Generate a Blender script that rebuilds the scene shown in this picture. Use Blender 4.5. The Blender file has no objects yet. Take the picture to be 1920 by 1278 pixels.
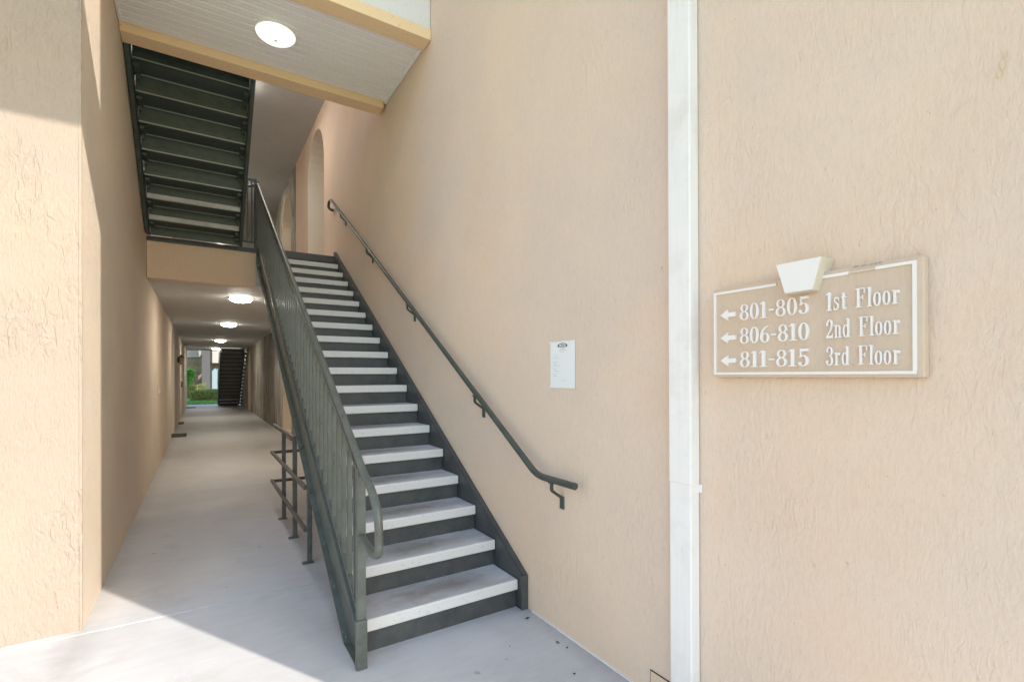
import bpy, bmesh, math, random
from mathutils import Vector, Matrix, noise
random.seed(7)
scene = bpy.context.scene
C = scene.collection
R = math.radians

# ------------------------------------------------------------------ camera
cam = bpy.data.cameras.new('camera')
cam.sensor_width = 36.0; cam.lens = 17.12; cam.shift_y = 0.0327
cam.clip_start = 0.05; cam.clip_end = 2000
cam_o = bpy.data.objects.new('camera', cam); C.objects.link(cam_o)
yaw, pitch, roll = 0.56828, 0.00189, -0.00351
F = Vector((math.sin(yaw)*math.cos(pitch), math.cos(yaw)*math.cos(pitch), math.sin(pitch)))
Rt = Vector((math.cos(yaw), -math.sin(yaw), 0)); U = Rt.cross(F)
R2 = math.cos(roll)*Rt + math.sin(roll)*U; U2 = -math.sin(roll)*Rt + math.cos(roll)*U
cam_o.matrix_world = Matrix(((R2.x,U2.x,-F.x,0),(R2.y,U2.y,-F.y,0),(R2.z,U2.z,-F.z,1.471),(0,0,0,1)))
scene.camera = cam_o

# ------------------------------------------------------------------ sky, sun, exposure
SUN = Vector((0.492, -0.871, 0.62)).normalized()      # towards the sun
ELEV = math.asin(SUN.z)
world = bpy.data.worlds.new('World'); scene.world = world; world.use_nodes = True
wn = world.node_tree.nodes; wl = world.node_tree.links
bg = wn['Background']
sky = wn.new('ShaderNodeTexSky'); sky.sky_type = 'NISHITA'; sky.sun_disc = False
sky.sun_elevation = ELEV; sky.sun_rotation = math.atan2(SUN.x, SUN.y)
sky.air_density = 1.5; sky.dust_density = 1.0; sky.ozone_density = 1.0
wl.new(sky.outputs[0], bg.inputs[0]); bg.inputs[1].default_value = 0.15
sun = bpy.data.lights.new('sun', 'SUN'); sun.energy = 2.0; sun.angle = R(0.5); sun.color = (1.0, 0.93, 0.84)
sun_o = bpy.data.objects.new('sun', sun); C.objects.link(sun_o)
sun_o.rotation_euler = (-SUN).to_track_quat('-Z', 'Y').to_euler(); sun_o.location = (0, 0, 30)
scene.render.engine = 'CYCLES'; scene.cycles.diffuse_bounces = 12; scene.cycles.max_bounces = 14
vs = scene.view_settings
vs.view_transform = 'Standard'; vs.look = 'None'; vs.gamma = 1; vs.exposure = 1.62; vs.use_curve_mapping = False

# ------------------------------------------------------------------ materials
def mat(name, col, rough=0.8, metal=0.0, spec=0.5):
    m = bpy.data.materials.new(name); m.use_nodes = True
    b = m.node_tree.nodes['Principled BSDF']
    b.inputs['Base Color'].default_value = (*col, 1); b.inputs['Roughness'].default_value = rough
    b.inputs['Metallic'].default_value = metal; b.inputs['Specular IOR Level'].default_value = spec
    return m
def nodes(m): return m.node_tree.nodes, m.node_tree.links, m.node_tree.nodes['Principled BSDF']
def coords(m, scale=(1,1,1)):
    n, l, b = nodes(m)
    g = n.new('ShaderNodeNewGeometry'); mp = n.new('ShaderNodeMapping'); mp.inputs['Scale'].default_value = scale
    l.new(g.outputs['Position'], mp.inputs['Vector']); return mp.outputs[0]
def noise_n(m, vec, scale, detail=5, rough=0.6, dist=0.0):
    n, l, b = nodes(m); t = n.new('ShaderNodeTexNoise')
    t.inputs['Scale'].default_value = scale; t.inputs['Detail'].default_value = detail
    t.inputs['Roughness'].default_value = rough; t.inputs['Distortion'].default_value = dist
    l.new(vec, t.inputs['Vector']); return t.outputs[0]
def ramp(m, fac, stops):
    n, l, b = nodes(m); r = n.new('ShaderNodeValToRGB'); e = r.color_ramp.elements
    e[0].position, e[0].color = stops[0][0], (*stops[0][1], 1)
    e[1].position, e[1].color = stops[-1][0], (*stops[-1][1], 1)
    for p, c in stops[1:-1]:
        k = e.new(p); k.color = (*c, 1)
    l.new(fac, r.inputs[0]); return r.outputs[0]
def mixc(m, a, b_, fac, mode='MIX'):
    n, l, b = nodes(m); x = n.new('ShaderNodeMix'); x.data_type = 'RGBA'; x.blend_type = mode
    if isinstance(fac, float): x.inputs[0].default_value = fac
    else: l.new(fac, x.inputs[0])
    for s, v in ((6, a), (7, b_)):
        if isinstance(v, tuple): x.inputs[s].default_value = (*v, 1)
        else: l.new(v, x.inputs[s])
    return x.outputs[2]
def math_n(m, op, a, b_):
    n, l, b = nodes(m); x = n.new('ShaderNodeMath'); x.operation = op
    for s, v in ((0, a), (1, b_)):
        if isinstance(v, (int, float)): x.inputs[s].default_value = v
        else: l.new(v, x.inputs[s])
    return x.outputs[0]
def bump(m, h, strength, dist):
    n, l, b = nodes(m); x = n.new('ShaderNodeBump'); x.inputs['Strength'].default_value = strength
    x.inputs['Distance'].default_value = dist; l.new(h, x.inputs['Height']); l.new(x.outputs[0], b.inputs['Normal'])
def stucco(name, col, relief=0.0025, dirt=0.0, warm=0.12):
    """brushed, vertically dragged textured render: fine streaks, skip-trowel blobs and sand grain"""
    m = mat(name, col, 0.93, spec=0.2)
    n, l, b = nodes(m)
    p = coords(m); pv = coords(m, (1, 1, 0.28)); pv2 = coords(m, (1, 1, 0.35))
    streak = noise_n(m, pv, 105, 4, 0.68, 0.5)
    blob = noise_n(m, pv2, 26, 3, 0.55, 1.6)
    blob2 = ramp(m, blob, [(0.40, (0,0,0)), (0.52, (0.75,)*3), (0.62, (1,1,1))])
    area = ramp(m, noise_n(m, p, 2.3, 3), [(0.42, (0.15,)*3), (0.62, (1,1,1))])
    grain = noise_n(m, p, 260, 2)
    h = math_n(m, 'ADD', math_n(m, 'MULTIPLY', streak, 0.85), math_n(m, 'MULTIPLY', math_n(m, 'MULTIPLY', blob2, area), 0.55))
    h = math_n(m, 'ADD', h, math_n(m, 'MULTIPLY', grain, 0.22))
    bump(m, h, 1.0, relief)
    c0 = ramp(m, noise_n(m, p, 0.9, 4, 0.6), [(0.3, tuple(c*(1-warm*0.6) for c in col)), (0.7, (col[0]*1.05, col[1]*1.02, col[2]*(1-warm*0.3)))])
    c1 = mixc(m, c0, ramp(m, streak, [(0.25, (0.82, 0.80, 0.78)), (0.55, (1,1,1))]), 0.4, 'MULTIPLY')
    pit = ramp(m, noise_n(m, coords(m, (1, 1, 0.5)), 58, 4, 0.7, 0.8), [(0.27, (0.70, 0.68, 0.67)), (0.35, (1,1,1))])
    c1 = mixc(m, c1, pit, 0.8, 'MULTIPLY')
    big = ramp(m, noise_n(m, p, 0.55, 5, 0.65, 0.5), [(0.36, (1.0, 0.955, 0.90)), (0.5, (0.985, 0.985, 0.985)), (0.64, (0.95, 0.965, 0.985))])
    c1 = mixc(m, c1, big, 0.9, 'MULTIPLY')
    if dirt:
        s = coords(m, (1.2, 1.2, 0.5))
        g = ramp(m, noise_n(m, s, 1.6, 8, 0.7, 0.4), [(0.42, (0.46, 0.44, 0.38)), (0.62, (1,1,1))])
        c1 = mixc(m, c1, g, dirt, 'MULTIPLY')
    l.new(c1, b.inputs['Base Color'])
    return m
M = {}
M['wall'] = stucco('stucco_tan', (0.77, 0.612, 0.503), 0.0026)
M['wall_left'] = stucco('stucco_tan_rough', (0.69, 0.60, 0.505), 0.0065)
M['wall_front_dimmed'] = stucco('stucco_tan_front_dimmed', (0.385, 0.315, 0.262), 0.0075)  # front face stucco darkened in colour to offset the direct sun
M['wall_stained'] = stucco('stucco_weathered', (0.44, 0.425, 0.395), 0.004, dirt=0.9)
M['fascia'] = stucco('stucco_fascia', (0.76, 0.585, 0.45), 0.003)
M['sign_face'] = stucco('sign_render', (0.66, 0.525, 0.42), 0.0006)
M['reveal'] = stucco('smooth_plaster', (0.84, 0.77, 0.69), 0.0004)
M['cream'] = mat('cream_trim', (0.66, 0.56, 0.45), 0.8)
def concrete(name, c_lo, c_hi, rl=0.0006, scale=1.3, rough=0.75, traffic=False, edge=False):
    m = mat(name, c_lo, rough, spec=0.4); n, l, b = nodes(m)
    p = coords(m); ps = coords(m, (1, 4.0, 1))
    a = noise_n(m, p, scale, 7, 0.62, 0.3); s = noise_n(m, ps, 5, 5, 0.6, 0.2)
    f = math_n(m, 'ADD', math_n(m, 'MULTIPLY', a, 0.65), math_n(m, 'MULTIPLY', s, 0.35))
    c = ramp(m, f, [(0.34, c_lo), (0.62, c_hi)])
    sp = ramp(m, noise_n(m, p, 160, 2), [(0.3, (0.88,)*3), (0.5, (1,1,1))])
    c = mixc(m, c, sp, 0.7, 'MULTIPLY')
    dk = ramp(m, noise_n(m, p, 34, 3, 0.7), [(0.26, (0.72, 0.70, 0.67)), (0.33, (1,1,1))])
    c = mixc(m, c, dk, 0.7, 'MULTIPLY')
    st_ = ramp(m, noise_n(m, coords(m, (1, 1, 1)), 2.1, 9, 0.72, 0.9), [(0.32, (0.90, 0.885, 0.865)), (0.47, (1,1,1)), (0.62, (1,1,1)), (0.72, (0.93, 0.93, 0.94))])
    c = mixc(m, c, st_, 0.85, 'MULTIPLY')
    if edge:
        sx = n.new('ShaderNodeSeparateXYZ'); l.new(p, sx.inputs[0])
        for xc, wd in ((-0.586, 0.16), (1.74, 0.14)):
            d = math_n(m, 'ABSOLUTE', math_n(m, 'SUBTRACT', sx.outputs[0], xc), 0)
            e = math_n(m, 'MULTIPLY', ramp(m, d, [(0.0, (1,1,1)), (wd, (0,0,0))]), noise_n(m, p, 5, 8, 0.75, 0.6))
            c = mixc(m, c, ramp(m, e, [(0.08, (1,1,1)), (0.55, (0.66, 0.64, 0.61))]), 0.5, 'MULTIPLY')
        sp2 = ramp(m, noise_n(m, p, 11, 2, 0.5), [(0.235, (0.62, 0.60, 0.58)), (0.255, (1,1,1))])
        c = mixc(m, c, sp2, 0.8, 'MULTIPLY')
    if traffic:
        tc = n.new('ShaderNodeTexCoord'); mp = n.new('ShaderNodeMapping'); mp.inputs['Location'].default_value = (-0.95, -0.95, 0); mp.inputs['Scale'].default_value = (1.9, 5.6, 1)
        l.new(tc.outputs['Object'], mp.inputs['Vector']); gr_ = n.new('ShaderNodeTexGradient'); gr_.gradient_type = 'SPHERICAL'; l.new(mp.outputs[0], gr_.inputs[0])
        k = math_n(m, 'MULTIPLY', gr_.outputs[1], noise_n(m, p, 7, 6, 0.7, 0.5))
        c = mixc(m, c, ramp(m, k, [(0.03, (1,1,1)), (0.42, (0.42, 0.39, 0.35))]), 0.85, 'MULTIPLY')
    l.new(c, b.inputs['Base Color'])
    l.new(ramp(m, a, [(0.35, (rough-0.25,)*3), (0.65, (rough,)*3)]), b.inputs['Roughness'])
    bump(m, math_n(m, 'ADD', math_n(m, 'MULTIPLY', noise_n(m, p, 200, 3), 0.6), math_n(m, 'MULTIPLY', s, 0.8)), 0.8, rl)
    return m
M['floor'] = concrete('painted_concrete', (0.46, 0.455, 0.45), (0.56, 0.55, 0.545), rough=0.68, edge=True)
M['tread'] = concrete('tread_concrete', (0.40, 0.39, 0.385), (0.60, 0.595, 0.60), 0.0005, 3.5, traffic=True)
def worn(name, col, rough=0.8):
    m = mat(name, col, rough); n, l, b = nodes(m); p = coords(m)
    f = noise_n(m, p, 40, 6, 0.7)
    l.new(ramp(m, f, [(0.28, tuple(c*0.72 for c in col)), (0.42, col)]), b.inputs['Base Color'])
    bump(m, noise_n(m, p, 90, 3), 0.5, 0.0006); return m
M['nose'] = worn('tread_edge_white', (0.68, 0.66, 0.64))
def steel(name, col, rough=0.42, chip=(0.35, 0.35, 0.30)):
    m = mat(name, col, rough, spec=0.5); n, l, b = nodes(m); p = coords(m)
    f = noise_n(m, p, 9, 6, 0.7); ch = noise_n(m, p, 120, 4, 0.75)
    c = ramp(m, f, [(0.35, tuple(v*0.82 for v in col)), (0.66, tuple(min(1, v*1.3) for v in col))])
    k = ramp(m, ch, [(0.70, (0,0,0)), (0.74, (1,1,1))])
    c = mixc(m, c, chip, k)
    l.new(c, b.inputs['Base Color'])
    l.new(ramp(m, f, [(0.3, (rough-0.1,)*3), (0.7, (rough+0.2,)*3)]), b.inputs['Roughness'])
    bump(m, noise_n(m, p, 70, 4), 0.35, 0.0008); return m
M['steel'] = steel('dark_steel_paint', (0.062, 0.065, 0.066))
M['rail'] = steel('rail_paint', (0.088, 0.098, 0.087), 0.34)
M['green'] = steel('green_steel_paint', (0.050, 0.068, 0.060), 0.45)
M['barrier'] = steel('barrier_paint', (0.075, 0.075, 0.070), 0.4)
M['handrail'] = steel('handrail_paint', (0.055, 0.065, 0.055), 0.33, (0.22, 0.16, 0.10))
M['white'] = mat('white_vinyl', (0.86, 0.84, 0.82), 0.45)
M['spout'] = mat('white_aluminium', (0.86, 0.82, 0.80), 0.4)
def streaked(m):
    n, l, b = nodes(m); f = noise_n(m, coords(m, (1, 1, 0.06)), 60, 5, 0.7); g = noise_n(m, coords(m), 3.0, 6, 0.7)
    c = ramp(m, f, [(0.30, (0.81, 0.77, 0.745)), (0.52, (0.86, 0.82, 0.80))])
    c = mixc(m, c, ramp(m, g, [(0.34, (0.90, 0.88, 0.86)), (0.5, (1,1,1))]), 0.8, 'MULTIPLY')
    l.new(c, b.inputs['Base Color']); bump(m, g, 0.3, 0.002)
streaked(M['spout'])
M['lip'] = mat('galvanised_lip', (0.34, 0.36, 0.34), 0.45, 0.3)
M['tan'] = worn('tan_trim_paint', (0.88, 0.65, 0.40), 0.7)
M['ceiling'] = concrete('ceiling_paint', (0.46, 0.475, 0.475), (0.54, 0.555, 0.555), 0.001, 0.8, 0.85)
M['paper'] = mat('paper', (0.80, 0.80, 0.80), 0.7)
M['ink'] = mat('ink', (0.05, 0.05, 0.05), 0.8)
M['ink_pale'] = mat('ink_pale', (0.50, 0.49, 0.52), 0.8)
M['letters'] = mat('sign_white', (0.84, 0.78, 0.75), 0.6)
M['joint'] = mat('joint_dirt', (0.22, 0.21, 0.20), 0.95)
M['chip'] = mat('exposed_filler', (0.42, 0.36, 0.30), 0.95)
M['patch'] = mat('yellowed_patch', (0.70, 0.54, 0.36), 0.9)
M['crack'] = mat('crack_line', (0.50, 0.42, 0.35), 0.95)
M['dark'] = mat('dark_void', (0.03, 0.03, 0.03), 0.9)
M['mat'] = mat('doormat_fibre', (0.09, 0.065, 0.04), 0.95)
M['bronze'] = mat('bronze_fitting', (0.05, 0.035, 0.025), 0.4, 0.6)
M['leaf_dry'] = mat('dry_leaf', (0.06, 0.05, 0.04), 0.8)
M['door'] = mat('door_paint', (0.16, 0.12, 0.09), 0.5)
def emis(name, col, s):
    m = mat(name, (0.8, 0.8, 0.8), 0.4); b = nodes(m)[2]
    b.inputs['Emission Color'].default_value = (*col, 1); b.inputs['Emission Strength'].default_value = s; return m
M['lamp_warm'] = emis('lamp_glass_warm', (1.0, 0.93, 0.80), 36)
M['lamp_white'] = emis('lamp_glass_white', (1.0, 0.98, 0.94), 0.30)
def leafm(name, a, b_, sc=8):
    m = mat(name, a, 0.6, spec=0.3); n, l, b = nodes(m); p = coords(m)
    l.new(ramp(m, noise_n(m, p, sc, 3), [(0.35, a), (0.65, b_)]), b.inputs['Base Color'])
    return m
M['grass'] = leafm('lawn_grass', (0.10, 0.24, 0.05), (0.17, 0.34, 0.08), 3)
M['hedge'] = leafm('hedge_leaves', (0.09, 0.16, 0.03), (0.26, 0.36, 0.09), 6)
M['leaves'] = leafm('tree_leaves', (0.04, 0.17, 0.02), (0.09, 0.30, 0.04), 6)
M['bark'] = mat('bark', (0.12, 0.09, 0.06), 0.9)
M['far_wall'] = stucco('far_stucco', (0.30, 0.24, 0.20), 0.004, dirt=0.7)
M['far_light'] = mat('far_light_wall', (0.36, 0.33, 0.33), 0.9)
M['far_column'] = mat('far_grey_column', (0.075, 0.07, 0.078), 0.9)
M['bay'] = mat('bay_paint', (0.20, 0.27, 0.33), 0.7)
M['roof'] = mat('roof_shingle', (0.16, 0.13, 0.11), 0.9)
M['glass'] = mat('window_glass', (0.10, 0.17, 0.24), 0.08, spec=0.8)
M['asphalt'] = concrete('asphalt', (0.05, 0.05, 0.05), (0.07, 0.07, 0.07), 0.002, 2)
M['bead'] = mat('sealant', (0.72, 0.70, 0.68), 0.7)

# ------------------------------------------------------------------ helpers
def link_mesh(name, me, m, parent=None):
    o = bpy.data.objects.new(name, me); C.objects.link(o)
    if m is not None and not me.materials:
        for k in (m if isinstance(m, (list, tuple)) else [m]): me.materials.append(k)
    if parent: o.parent = parent
    return o
def bm_done(name, bm, m, parent=None, smooth=False):
    bmesh.ops.recalc_face_normals(bm, faces=bm.faces)
    me = bpy.data.meshes.new(name)
    if smooth:
        for f in bm.faces: f.smooth = True
    bm.to_mesh(me); bm.free()
    if smooth and hasattr(me, 'set_sharp_from_angle'): me.set_sharp_from_angle(angle=R(40))
    return link_mesh(name, me, m, parent)
def add_box(bm, x0, x1, y0, y1, z0, z1, bev=0.0):
    t = bmesh.new()
    v = [t.verts.new((x, y, z)) for x in (x0, x1) for y in (y0, y1) for z in (z0, z1)]
    for f in ((0,1,3,2),(4,6,7,5),(0,4,5,1),(2,3,7,6),(0,2,6,4),(1,5,7,3)): t.faces.new([v[i] for i in f])
    if bev: bmesh.ops.bevel(t, geom=list(t.edges), offset=bev, segments=2, affect='EDGES', profile=0.5)
    me = bpy.data.meshes.new('tmp'); t.to_mesh(me); t.free(); bm.from_mesh(me); bpy.data.meshes.remove(me)
def box(name, b, m, parent=None, bev=0.0):
    bm = bmesh.new(); add_box(bm, *b, bev); return bm_done(name, bm, m, parent)
def add_prism_x(bm, pts, x0, x1):
    """closed polygon of (y, z) extruded along x"""
    a = [bm.verts.new((x0, y, z)) for y, z in pts]; b = [bm.verts.new((x1, y, z)) for y, z in pts]
    bm.faces.new(a); bm.faces.new(b[::-1]); n = len(pts)
    for i in range(n): bm.faces.new((a[i], b[i], b[(i+1) % n], a[(i+1) % n]))
def add_tube(bm, pts, r, seg=12, caps=True, square=False):
    pts = [Vector(p) for p in pts]; rings = []
    up = Vector((0, 0, 1)); prev = None
    if square: seg = 4
    for i, p in enumerate(pts):
        d = ((pts[min(i+1, len(pts)-1)]-p).normalized() + (p-pts[max(i-1, 0)]).normalized())
        d = d.normalized() if d.length > 1e-6 else Vector((0,0,1))
        if prev is None:
            s = d.cross(up) if abs(d.z) < 0.98 else Vector((1, 0, 0)); s.normalize()
        else: s = (prev - d*prev.dot(d)).normalized()
        prev = s; t = d.cross(s); ring = []
        for k in range(seg):
            a = 2*math.pi*(k+(0.5 if square else 0))/seg; rr = r*(1.4142 if square else 1)
            ring.append(bm.verts.new(p + s*math.cos(a)*rr + t*math.sin(a)*rr))
        rings.append(ring)
    for i in range(len(rings)-1):
        for k in range(seg): bm.faces.new((rings[i][k], rings[i][(k+1) % seg], rings[i+1][(k+1) % seg], rings[i+1][k]))
    if caps: bm.faces.new(rings[0][::-1]); bm.faces.new(rings[-1])
def tube(name, pts, r, m, parent=None, seg=14, square=False):
    bm = bmesh.new(); add_tube(bm, pts, r, seg, True, square); return bm_done(name, bm, m, parent, not square)
def rounded(pts, rad, n=7):
    """path with rounded corners"""
    P = [Vector(p) for p in pts]; out = [P[0]]
    for i in range(1, len(P)-1):
        a, b, c = P[i-1], P[i], P[i+1]; r = min(rad, (a-b).length*0.45, (c-b).length*0.45)
        s = b+(a-b).normalized()*r; e = b+(c-b).normalized()*r
        for k in range(n+1):
            t = k/n; out.append(s*(1-t)**2 + b*2*t*(1-t) + e*t*t)
    return out+[P[-1]]
def lathe(name, prof, loc, m, parent=None, seg=32):
    bm = bmesh.new(); rings = []
    for r, z in prof:
        if r < 1e-5: rings.append([bm.verts.new((loc[0], loc[1], loc[2]+z))])
        else: rings.append([bm.verts.new((loc[0]+r*math.cos(2*math.pi*k/seg), loc[1]+r*math.sin(2*math.pi*k/seg), loc[2]+z)) for k in range(seg)])
    for i in range(len(rings)-1):
        A, B = rings[i], rings[i+1]
        for k in range(seg):
            q = [A[k % len(A)], A[(k+1) % len(A)], B[(k+1) % len(B)], B[k % len(B)]]
            q = list(dict.fromkeys(q))
            if len(q) > 2: bm.faces.new(q)
    return bm_done(name, bm, m, parent, True)
def tag(o, label, cat, group=None):
    o['label'] = label; o['category'] = cat
    if group: o['group'] = group
    return o
def thing(name, label, cat, loc=(0, 0, 0), group=None):
    o = bpy.data.objects.new(name, None); C.objects.link(o); o.location = loc; o.empty_display_size = 0.2
    return tag(o, label, cat, group)
def adopt(root):                      # parts were modelled in world space: keep them there
    bpy.context.view_layer.update()
    inv = Matrix.Translation(-root.location)
    for c in root.children: c.matrix_parent_inverse = inv
def struct(o): o['kind'] = 'structure'; return o

XR, XL = 1.74, -0.586           # right and left stucco walls
Y0, G, RI = 2.584, 0.2804, 0.1715
def nosez(y): return 0.181 + (y-Y0)*RI/G
YB = 7.756                       # edge of the second-floor slab
Z1, Z2 = 2.743, 3.27             # ceiling of the passage, second floor
H = 9.3

# ------------------------------------------------------------------ the setting: ground
struct(box('ground', (-300, 300, -300, 600, -0.30, -0.06), M['grass']))
struct(box('bounce_paving', (-30, 30, -2.5, 3.7, -0.2, -0.02), M['floor']))  # unseen pale paving, added and sized to bounce sunlight onto the walls
floor = bpy.data.objects.new('concrete_floor', None); C.objects.link(floor); struct(floor)
js = [-3.7, 0.0, 3.68, 7.4, 11.1, 14.8, 18.5, 22.2, 25.9, 29.4]
for i in range(len(js)-1):
    x0, x1 = (-7.0, 5.0) if js[i+1] <= 3.7 else (-2.2, 3.4)
    if js[i+1] <= 0.5:
        for a, b in ((-7.0, -3.0), (-3.0, 1.0), (1.0, 5.0)):
            box('slab', (a+0.004, b-0.004, js[i]+0.004, js[i+1]-0.004, -0.12, 0), M['floor'], floor, 0.004)
    else:
        box('slab', (x0, x1, js[i]+0.004, js[i+1]-0.004, -0.12, 0), M['floor'], floor, 0.002)
box('joint_filler', (-7, 5, -3.7, 29.4, -0.11, -0.004), M['joint'], floor)

# ------------------------------------------------------------------ walls with arched alcoves
def arch_wall(name, x, xb, y0, y1, ztop, ops, m, parent, breaks=()):
    """wall face in the plane x, reveals running to xb; ops = (ya, yb, zbase, ztop of arch)"""
    bm = bmesh.new(); rv = bmesh.new(); N = 16
    ys = {y0, y1, *breaks}
    for a, b, zb, zt in ops:
        for k in range(N+1): ys.add(round(a+(b-a)*0.5*(1-math.cos(math.pi*k/N)), 5))
    ys = sorted(ys)
    def arch(op, y):
        a, b, zb, zt = op; r = (b-a)/2; c = (a+b)/2; t = max(0, 1-((y-c)/r)**2)
        return zt-r + r*math.sqrt(t)
    def quad(p, t=None):
        t = t or bm; t.faces.new([t.verts.new(q) for q in p])
    for ya, yb in zip(ys, ys[1:]):
        here = sorted([o for o in ops if o[0]-1e-4 <= ya and yb <= o[1]+1e-4], key=lambda o: o[2])
        lo = (0, 0)
        for o in here:
            if o[2] > 0.01: quad(((x, ya, lo[0]), (x, yb, lo[1]), (x, yb, o[2]), (x, ya, o[2])))
            lo = (arch(o, ya), arch(o, yb))
            quad(((x, ya, lo[0]), (x, yb, lo[1]), (xb, yb, lo[1]), (xb, ya, lo[0])), rv)
        quad(((x, ya, lo[0]), (x, yb, lo[1]), (x, yb, ztop), (x, ya, ztop)))
    for a, b, zb, zt in ops:
        zs = zt-(b-a)/2
        for y in (a, b): quad(((x, y, zb), (xb, y, zb), (xb, y, zs), (x, y, zs)), rv)
    if ops: bm_done('alcove_reveal', rv, M['reveal'], parent)
    else: rv.free()
    return bm_done(name, bm, m, parent)
def block(x0, x1, y0, y1, z0, z1): return (x0, x1, y0, y1, z0, z1)

rw = thing('stucco_wall', 'long tan stucco wall on the right carrying the sign, downspout and sloping handrail', 'wall', (XR, 0.27, 0))
arch_wall('wall_face', XR, XR+1.3, 0.27, 11.4, H, [(8.56, 10.0, Z2, 5.86)], M['wall'], rw)
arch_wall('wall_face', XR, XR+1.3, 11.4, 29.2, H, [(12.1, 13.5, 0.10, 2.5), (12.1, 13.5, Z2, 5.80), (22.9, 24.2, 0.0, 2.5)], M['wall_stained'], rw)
box('wall_core', (XR+1.3, 6.0, 0.4, 29.2, 0, H), M['wall'], rw)
box('front_return', (XR+0.002, 6.0, 0.26, 0.402, 0, H), M['wall'], rw)
box('alcove_sill', (XR-0.03, XR+1.3, 12.1, 13.5, 0, 0.10), M['wall_stained'], rw, 0.005)
box('alcove_sill', (XR-0.015, XR+1.3, 12.1, 13.5, 0.10, 0.125), M['cream'], rw, 0.005)
bm = bmesh.new(); add_box(bm, XR-0.010, XR+0.01, 0.27, 2.50, 0, 0.007, 0.003); add_box(bm, XR-0.012, XR+0.01, 2.6, 12.0, 0, 0.008, 0.003)
add_box(bm, XR-0.018, XR+0.01, 13.6, 22.8, 0, 0.012, 0.003)
bm_done('sealant_bead', bm, M['bead'], rw)
bm = bmesh.new()
for (cy, cz, ry, rz, dx) in ((0.373, 2.265, 0.008, 0.018, 0.0), (0.379, 2.243, 0.006, 0.012, 0.0003), (0.368, 2.290, 0.004, 0.010, 0.0006)):
    vv = [bm.verts.new((XR-0.0022-dx, cy+ry*math.cos(t*0.785)*random.uniform(.6, 1.1), cz+rz*math.sin(t*0.785)*random.uniform(.6, 1.1))) for t in range(8)]
    bm.faces.new(vv)
bm_done('flaked_patch', bm, M['patch'], rw)
def crack(pts, w):
    bm = bmesh.new(); P = []
    for (y0, z0), (y1, z1) in zip(pts, pts[1:]):
        n = max(2, int(math.hypot(y1-y0, z1-z0)/0.012))
        for k in range(n): P.append((y0+(y1-y0)*k/n+random.uniform(-.003, .003), z0+(z1-z0)*k/n+random.uniform(-.003, .003)))
    for i in range(len(P)-1):
        if random.random() < 0.25: continue
        (a, b), (c, d) = P[i], P[i+1]; ww = w*random.uniform(0.4, 1)
        bm.faces.new([bm.verts.new((XR-0.0006, y, z)) for y, z in ((a, b-ww), (c, d-ww*0.6), (c, d+ww*0.6), (a, b+ww))])
    bm_done('hairline_crack', bm, M['crack'], rw)
crack([(0.56, 2.13), (0.49, 2.17), (0.43, 2.21), (0.385, 2.235)], 0.0007)
crack([(0.80, 2.02), (0.74, 2.05), (0.66, 2.08)], 0.0005)
crack([(3.2, 2.9), (3.0, 3.02), (2.6, 3.1), (2.35, 3.25)], 0.0008)
adopt(rw)
lw = thing('stucco_wall', 'rough tan stucco wall on the left, sunlit on its front face', 'wall', (XL, 3.74, 0))
arch_wall('wall_face', XL, XL-1.3, 3.74, 12.4, H, [], M['wall_left'], lw)
arch_wall('wall_face', XL, XL-1.3, 12.4, 29.0, H, [(13.88, 15.4, 0.0, 2.62), (18.0, 19.4, 0.0, 2.5)], M['wall_left'], lw)
box('wall_core', (-6.0, XL-1.3, 3.8, 29.0, 0, H), M['wall_left'], lw)
box('front_face', (-6.0, XL-0.003, 3.74, 3.80, 0, H), M['wall_front_dimmed'], lw)
box('corner_bead', (XL-0.014, XL+0.0025, 3.7365, 3.752, 0, H), M['wall_front_dimmed'], lw, 0.004)
adopt(lw)

# header beam over the entry, outside the picture: it casts the band of shade on the left wall
hb = thing('entry_beam', 'tan stucco header beam spanning the entry high overhead', 'beam', (-2, 0.32, 5.4))
box('beam', (-5.2, XR+0.001, 0.272, 0.62, 5.39, 6.00), M['wall'], hb, 0.01)
box('column', (-5.6, -5.2, 0.25, 0.66, 0, 6.03), M['wall'], hb, 0.01); adopt(hb)

# ------------------------------------------------------------------ second and third floor slabs, roof
sl = thing('upper_floor_slab', 'second floor slab with tan stucco front edge bridging the passage', 'floor slab', (0, YB, Z1))
box('fascia', (XL+0.002, 0.655, YB, YB+0.16, Z1-0.004, 3.214), M['fascia'], sl, 0.004)
box('edge_angle', (XL+0.002, 0.70, YB-0.015, YB+0.2, 3.216, Z2+0.004), M['steel'], sl, 0.003)
box('ceiling', (XL+0.001, 0.655, YB+0.16, 28.4, Z1, 3.2), M['ceiling'], sl)
box('ceiling', (0.655, XR-0.001, YB+0.02, 25.3, Z1+0.001, 3.21), M['ceiling'], sl)
box('walking_surface', (XL+0.001, XR-0.001, YB+0.001, 28.4, 3.215, Z2), M['floor'], sl)
adopt(sl)
s3 = thing('upper_floor_slab', 'third floor slab whose grey underside shows above the top of the stairs', 'floor slab', (0, YB, 6.05))
box('ceiling', (XL+0.001, XR-0.001, YB+0.14, 28.4, 6.05, 6.5), M['ceiling'], s3)
box('fascia', (XL+0.002, 0.655, YB, YB+0.14, 6.0, 6.54), M['fascia'], s3, 0.004)
adopt(s3)
rf = thing('roof', 'flat roof high above the passage, cut back to let skylight into the stairwell', 'roof', (0, 4, H))
box('roof_deck', (XL+0.01, XR-0.01, 7.7, 29.6, H-0.3, H), M['ceiling'], rf)  # deck starts behind the stairwell, leaving it open for more skylight
adopt(rf)

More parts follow.
